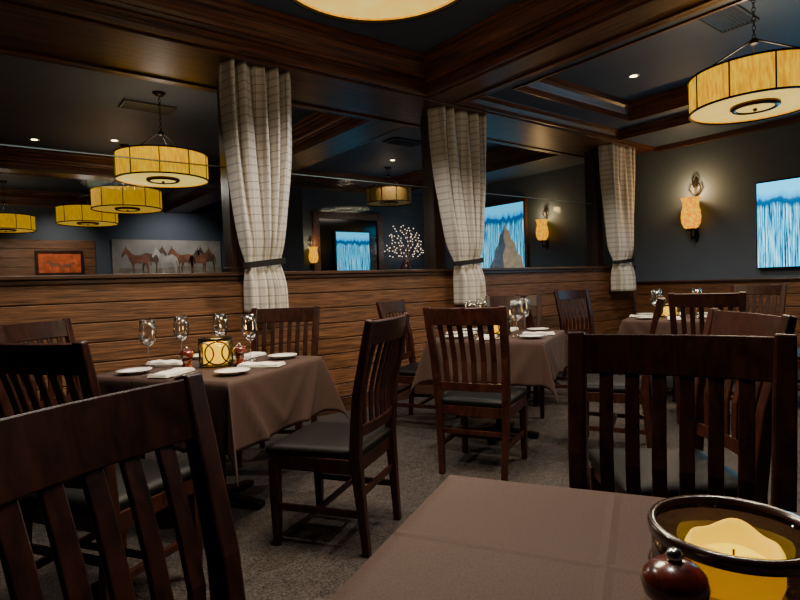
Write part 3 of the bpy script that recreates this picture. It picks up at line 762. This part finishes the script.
HORSE=[(0,.62),(.04,.72),(.12,.84),(.15,.94),(.18,.85),(.24,.80),(.34,.68),(.5,.63),(.7,.66),(.82,.63),(.9,.55),(.97,.33),(.93,.3),(.88,.48),(.86,.35),(.88,.2),(.86,0),(.82,0),(.82,.18),(.77,.3),(.72,.38),(.5,.36),(.42,.34),(.4,.2),(.41,0),(.37,0),(.35,.2),(.32,.36),(.24,.5),(.18,.66),(.1,.64),(.04,.56)]
def smooth_poly(P):
    out=[];n=len(P)
    for i in range(n):
        p0,p1,p2,p3=P[i-1],P[i],P[(i+1)%n],P[(i+2)%n]
        for t_ in (0,.33,.66):
            out.append(tuple(.5*((2*p1[k])+(-p0[k]+p2[k])*t_+(2*p0[k]-5*p1[k]+4*p2[k]-p3[k])*t_**2+(-p0[k]+3*p1[k]-3*p2[k]+p3[k])*t_**3) for k in (0,1)))
    return out
def flat_shapes(shapes,name,mat,parent,axis='x',off=0.):
    mb=MB()
    for pts in shapes:
        i=len(mb.v)
        for (u,v) in pts: mb.v.append((u,off,v) if axis=='x' else (off,u,v))
        mb.f.append(tuple(range(i,i+len(pts))))
    return mb.obj(name,mat,parent=parent)
def horse(x,z,s,flip,w=1.15):
    return [((x+(1-u if flip else u)*s*w),z+v*s) for u,v in smooth_poly(HORSE)]
M_sky=plain('painted_pale_sky',(160,154,148),.7,noise=.2,nscale=3)
M_h1=plain('painted_bay_horse',(132,86,64),.7,noise=.4,nscale=8)
M_h2=plain('painted_dark_horse',(96,70,58),.7,noise=.4,nscale=8)
M_h3=plain('painted_grey_horse',(186,179,174),.7,noise=.3,nscale=8)
M_ground=plain('painted_ground',(150,138,124),.7,noise=.4,nscale=5)
t=thing('horse_painting','long unframed painting of a row of brown and grey horses','painting',(3.54,Y1-.001,1.95),0)
MB().box(-1.17,1.17,-.04,0,-.42,.38).obj('canvas',M_sky,parent=t)
flat_shapes([[(-1.16,-.41),(1.16,-.41),(1.16,-.26),(.4,-.2),(-.5,-.27),(-1.16,-.22)]],'ground',M_ground,t,off=-.042)
flat_shapes([horse(-1.0,-.38,.66,False,.95),horse(-.05,-.38,.68,False,.95),horse(.38,-.38,.66,True,.9)],'bay_horse',M_h1,t,off=-.046)
flat_shapes([horse(-.66,-.35,.66,True,.9),horse(.18,-.36,.62,True,.85),horse(.62,-.36,.68,False,.66)],'dark_horse',M_h2,t,off=-.044)
flat_shapes([horse(-.38,-.39,.66,False,.9)],'grey_horse',M_h3,t,off=-.048)
def frame(w,h,bw,d,name,mat,parent,axis='x'):
    mb=MB()
    for (a0,a1,b0,b1) in ((-w,w,h-bw,h),(-w,w,-h,-h+bw),(-w,-w+bw,-h+bw,h-bw),(w-bw,w,-h+bw,h-bw)):
        if axis=='x': mb.box(a0,a1,-d,0,b0,b1)
        else: mb.box(-d,0,a0,a1,b0,b1)
    return mb.obj(name,mat,bevel=.008,parent=parent)
M_red=plain('painted_red_land',(200,92,46),.7,noise=.5,nscale=6)
t=thing('framed_painting','small framed painting of rust red deer country','painting',(1.40,Y1-.03,1.83),0)
frame(.42,.25,.05,.04,'frame',M_chair,t); MB().box(-.38,.38,-.015,-.005,-.21,.21).obj('canvas',M_red,parent=t)
flat_shapes([horse(-.25,-.17,.26,False),horse(.02,-.17,.22,True)],'painted_animals',M_h1,t,off=-.018)
light('SPOT','painting_fill_spot',(1.38,Y1-1.2,2.9),60,(1,.8,.6),.05,(math.radians(48),0,0),1.4,blend=1.)  # added spot without a fixture, put in to brighten the red painting
light('SPOT','painting_fill_spot',(3.54,Y1-1.2,2.9),65,(1,.88,.76),.05,(math.radians(48),0,0),1.9,blend=1.)  # added spot without a fixture, brightens the horse painting
t=thing('framed_picture','large dark-framed picture of a blue mountain scene','picture',(7.8,7.25,1.93),0)
frame(.84,.68,.06,.05,'frame',M_beamy,t,axis='y')
MB().box(-.03,-.02,-.79,.79,-.63,.63).obj('picture_panel',M_blue_glow,parent=t)  # picture is no lamp; a slight blue glow is put into its colour
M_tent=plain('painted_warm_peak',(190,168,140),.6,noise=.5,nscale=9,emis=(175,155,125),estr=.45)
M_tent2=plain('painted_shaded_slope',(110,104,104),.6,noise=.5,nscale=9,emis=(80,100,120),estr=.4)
flat_shapes([[(-.76,-.60),(.10,-.60),(.04,-.46),(-.04,-.36),(-.08,-.20),(-.17,-.08),(-.20,.06),(-.28,.14),(-.33,.27),(-.37,.17),(-.44,.12),(-.47,-.02),(-.56,-.10),(-.60,-.26),(-.70,-.36)]],'painted_peak',M_tent,t,axis='y',off=-.033)
flat_shapes([[(-.30,-.60),(.10,-.60),(.04,-.46),(-.04,-.36),(-.08,-.20),(-.17,-.08),(-.20,.06),(-.28,.14),(-.33,.27),(-.29,.0),(-.34,-.14),(-.26,-.30)]],'painted_slope',M_tent2,t,axis='y',off=-.035)
M_mir=plain('dark_mirror_glass',(90,84,82),.12,metal=1.,noise=0)
M_mframe=wood('mirror_frame_wood',(56,32,20),(124,78,48),(4,4,4),.35,coat=.2)
t=thing('framed_mirror','large wall mirror in a carved dark wooden frame','mirror',(5.70,9.0,1.85),0)
frame(.78,.70,.13,.06,'frame',M_mframe,t); MB().box(-.66,.66,-.02,-.008,-.58,.58).obj('mirror_glass',M_mir,parent=t)
t=thing('mirror_reflection_panel','glowing blue panel standing for a television reflected in the mirror','screen',(5.74,8.94,1.74),0)  # added panel imitating a television's reflection in the mirror glass
MB().box(-.4,.4,-.03,.015,-.42,.46).obj('housing',M_black,bevel=.005,parent=t)  # dark backing of the reflection panel, not a real screen housing
MB().box(-.37,.37,-.034,-.031,-.39,.43).obj('screen',M_blue_glow,parent=t)  # the reflected image itself, drawn as a glowing surface
t=thing('sideboard','dark wooden sideboard beneath the lit branches','sideboard',(6.85,8.7,0),0)
MB().box(-.6,.6,-.22,.22,.1,1.12).obj('body',M_chair,bevel=.006,parent=t)
MB().box(-.63,.63,-.25,.24,1.12,1.16).obj('top',M_chair,bevel=.006,parent=t)
for x in(-.54,.54):
    for y in (-.18,.18): MB().box(x-.03,x+.03,y-.03,y+.03,0,.1).obj('leg',M_chair,parent=t)
for x in(-.3,.3):
    d_=MB().box(x-.28,x+.28,-.238,-.222,.14,1.08).obj('door',M_chair,bevel=.006,parent=t)
    MB().rev([(0,0),(.012,0),(.012,.03),(0,.03)],12,cx=x*.2,cy=-.25,cz=.6).obj('handle',M_brass,parent=d_)
t=thing('lit_branches','bare branches with tiny white lights in a brown vase','decoration',(6.85,8.7,1.161),0)
MB().rev([(0,0),(.07,0),(.12,.10),(.15,.24),(.12,.36),(.08,.42),(.09,.46),(.08,.46),(.07,.42),(0,.36)],28).obj('vase',M_mill,smooth=True,parent=t)
br=MB(); lt=MB(); pts_l=[]
def twig(p,ang,L_,r,dep):
    L_*=random.uniform(.75,1.25)
    d=Vector((math.sin(ang),random.uniform(-.25,.25),math.cos(ang))).normalized(); q=p+d*L_
    br.tube([tuple(p),tuple((p+q)/2+Vector((random.uniform(-1,1),0,random.uniform(-1,1)))*.012),tuple(q)],[r,r*.85,r*.7],5)
    for c in (q,(p+q)/2):
        if c.z>.52 and all((c-o_).length>.05 for o_ in pts_l):
            pts_l.append(c.copy()); lt.rev([(0,-.010),(.007,-.006),(.010,0),(.007,.006),(0,.010)],8,c.x,c.y,c.z)
    if dep>0:
        for s_ in (-1,1):
            if random.random()<.88: twig(q,ang+s_*random.uniform(.1,.6),L_*.78,r*.8,dep-1)
for a_ in (-1.25,-.8,-.45,-.05,.3,.75,1.2):
    twig(Vector((0,0,.43)),a_,.20,.0065,3)
br.obj('branches',plain('bare_branch',(170,136,112),.6),parent=t)
b_=lt.obj('tiny_lights',plain('fairy_light',(255,240,220),.5,emis=(255,222,190),estr=2.4,noise=0),parent=t); b_['kind']='stuff'
light('POINT','branch_light',(6.85,8.5,1.9),2,(1,.85,.75),.2)

# ------------------------------------------------------------------ world
w=bpy.data.worlds.new('world');SC.world=w;w.use_nodes=True
w.node_tree.nodes['Background'].inputs[0].default_value=(.02,.025,.03,1)
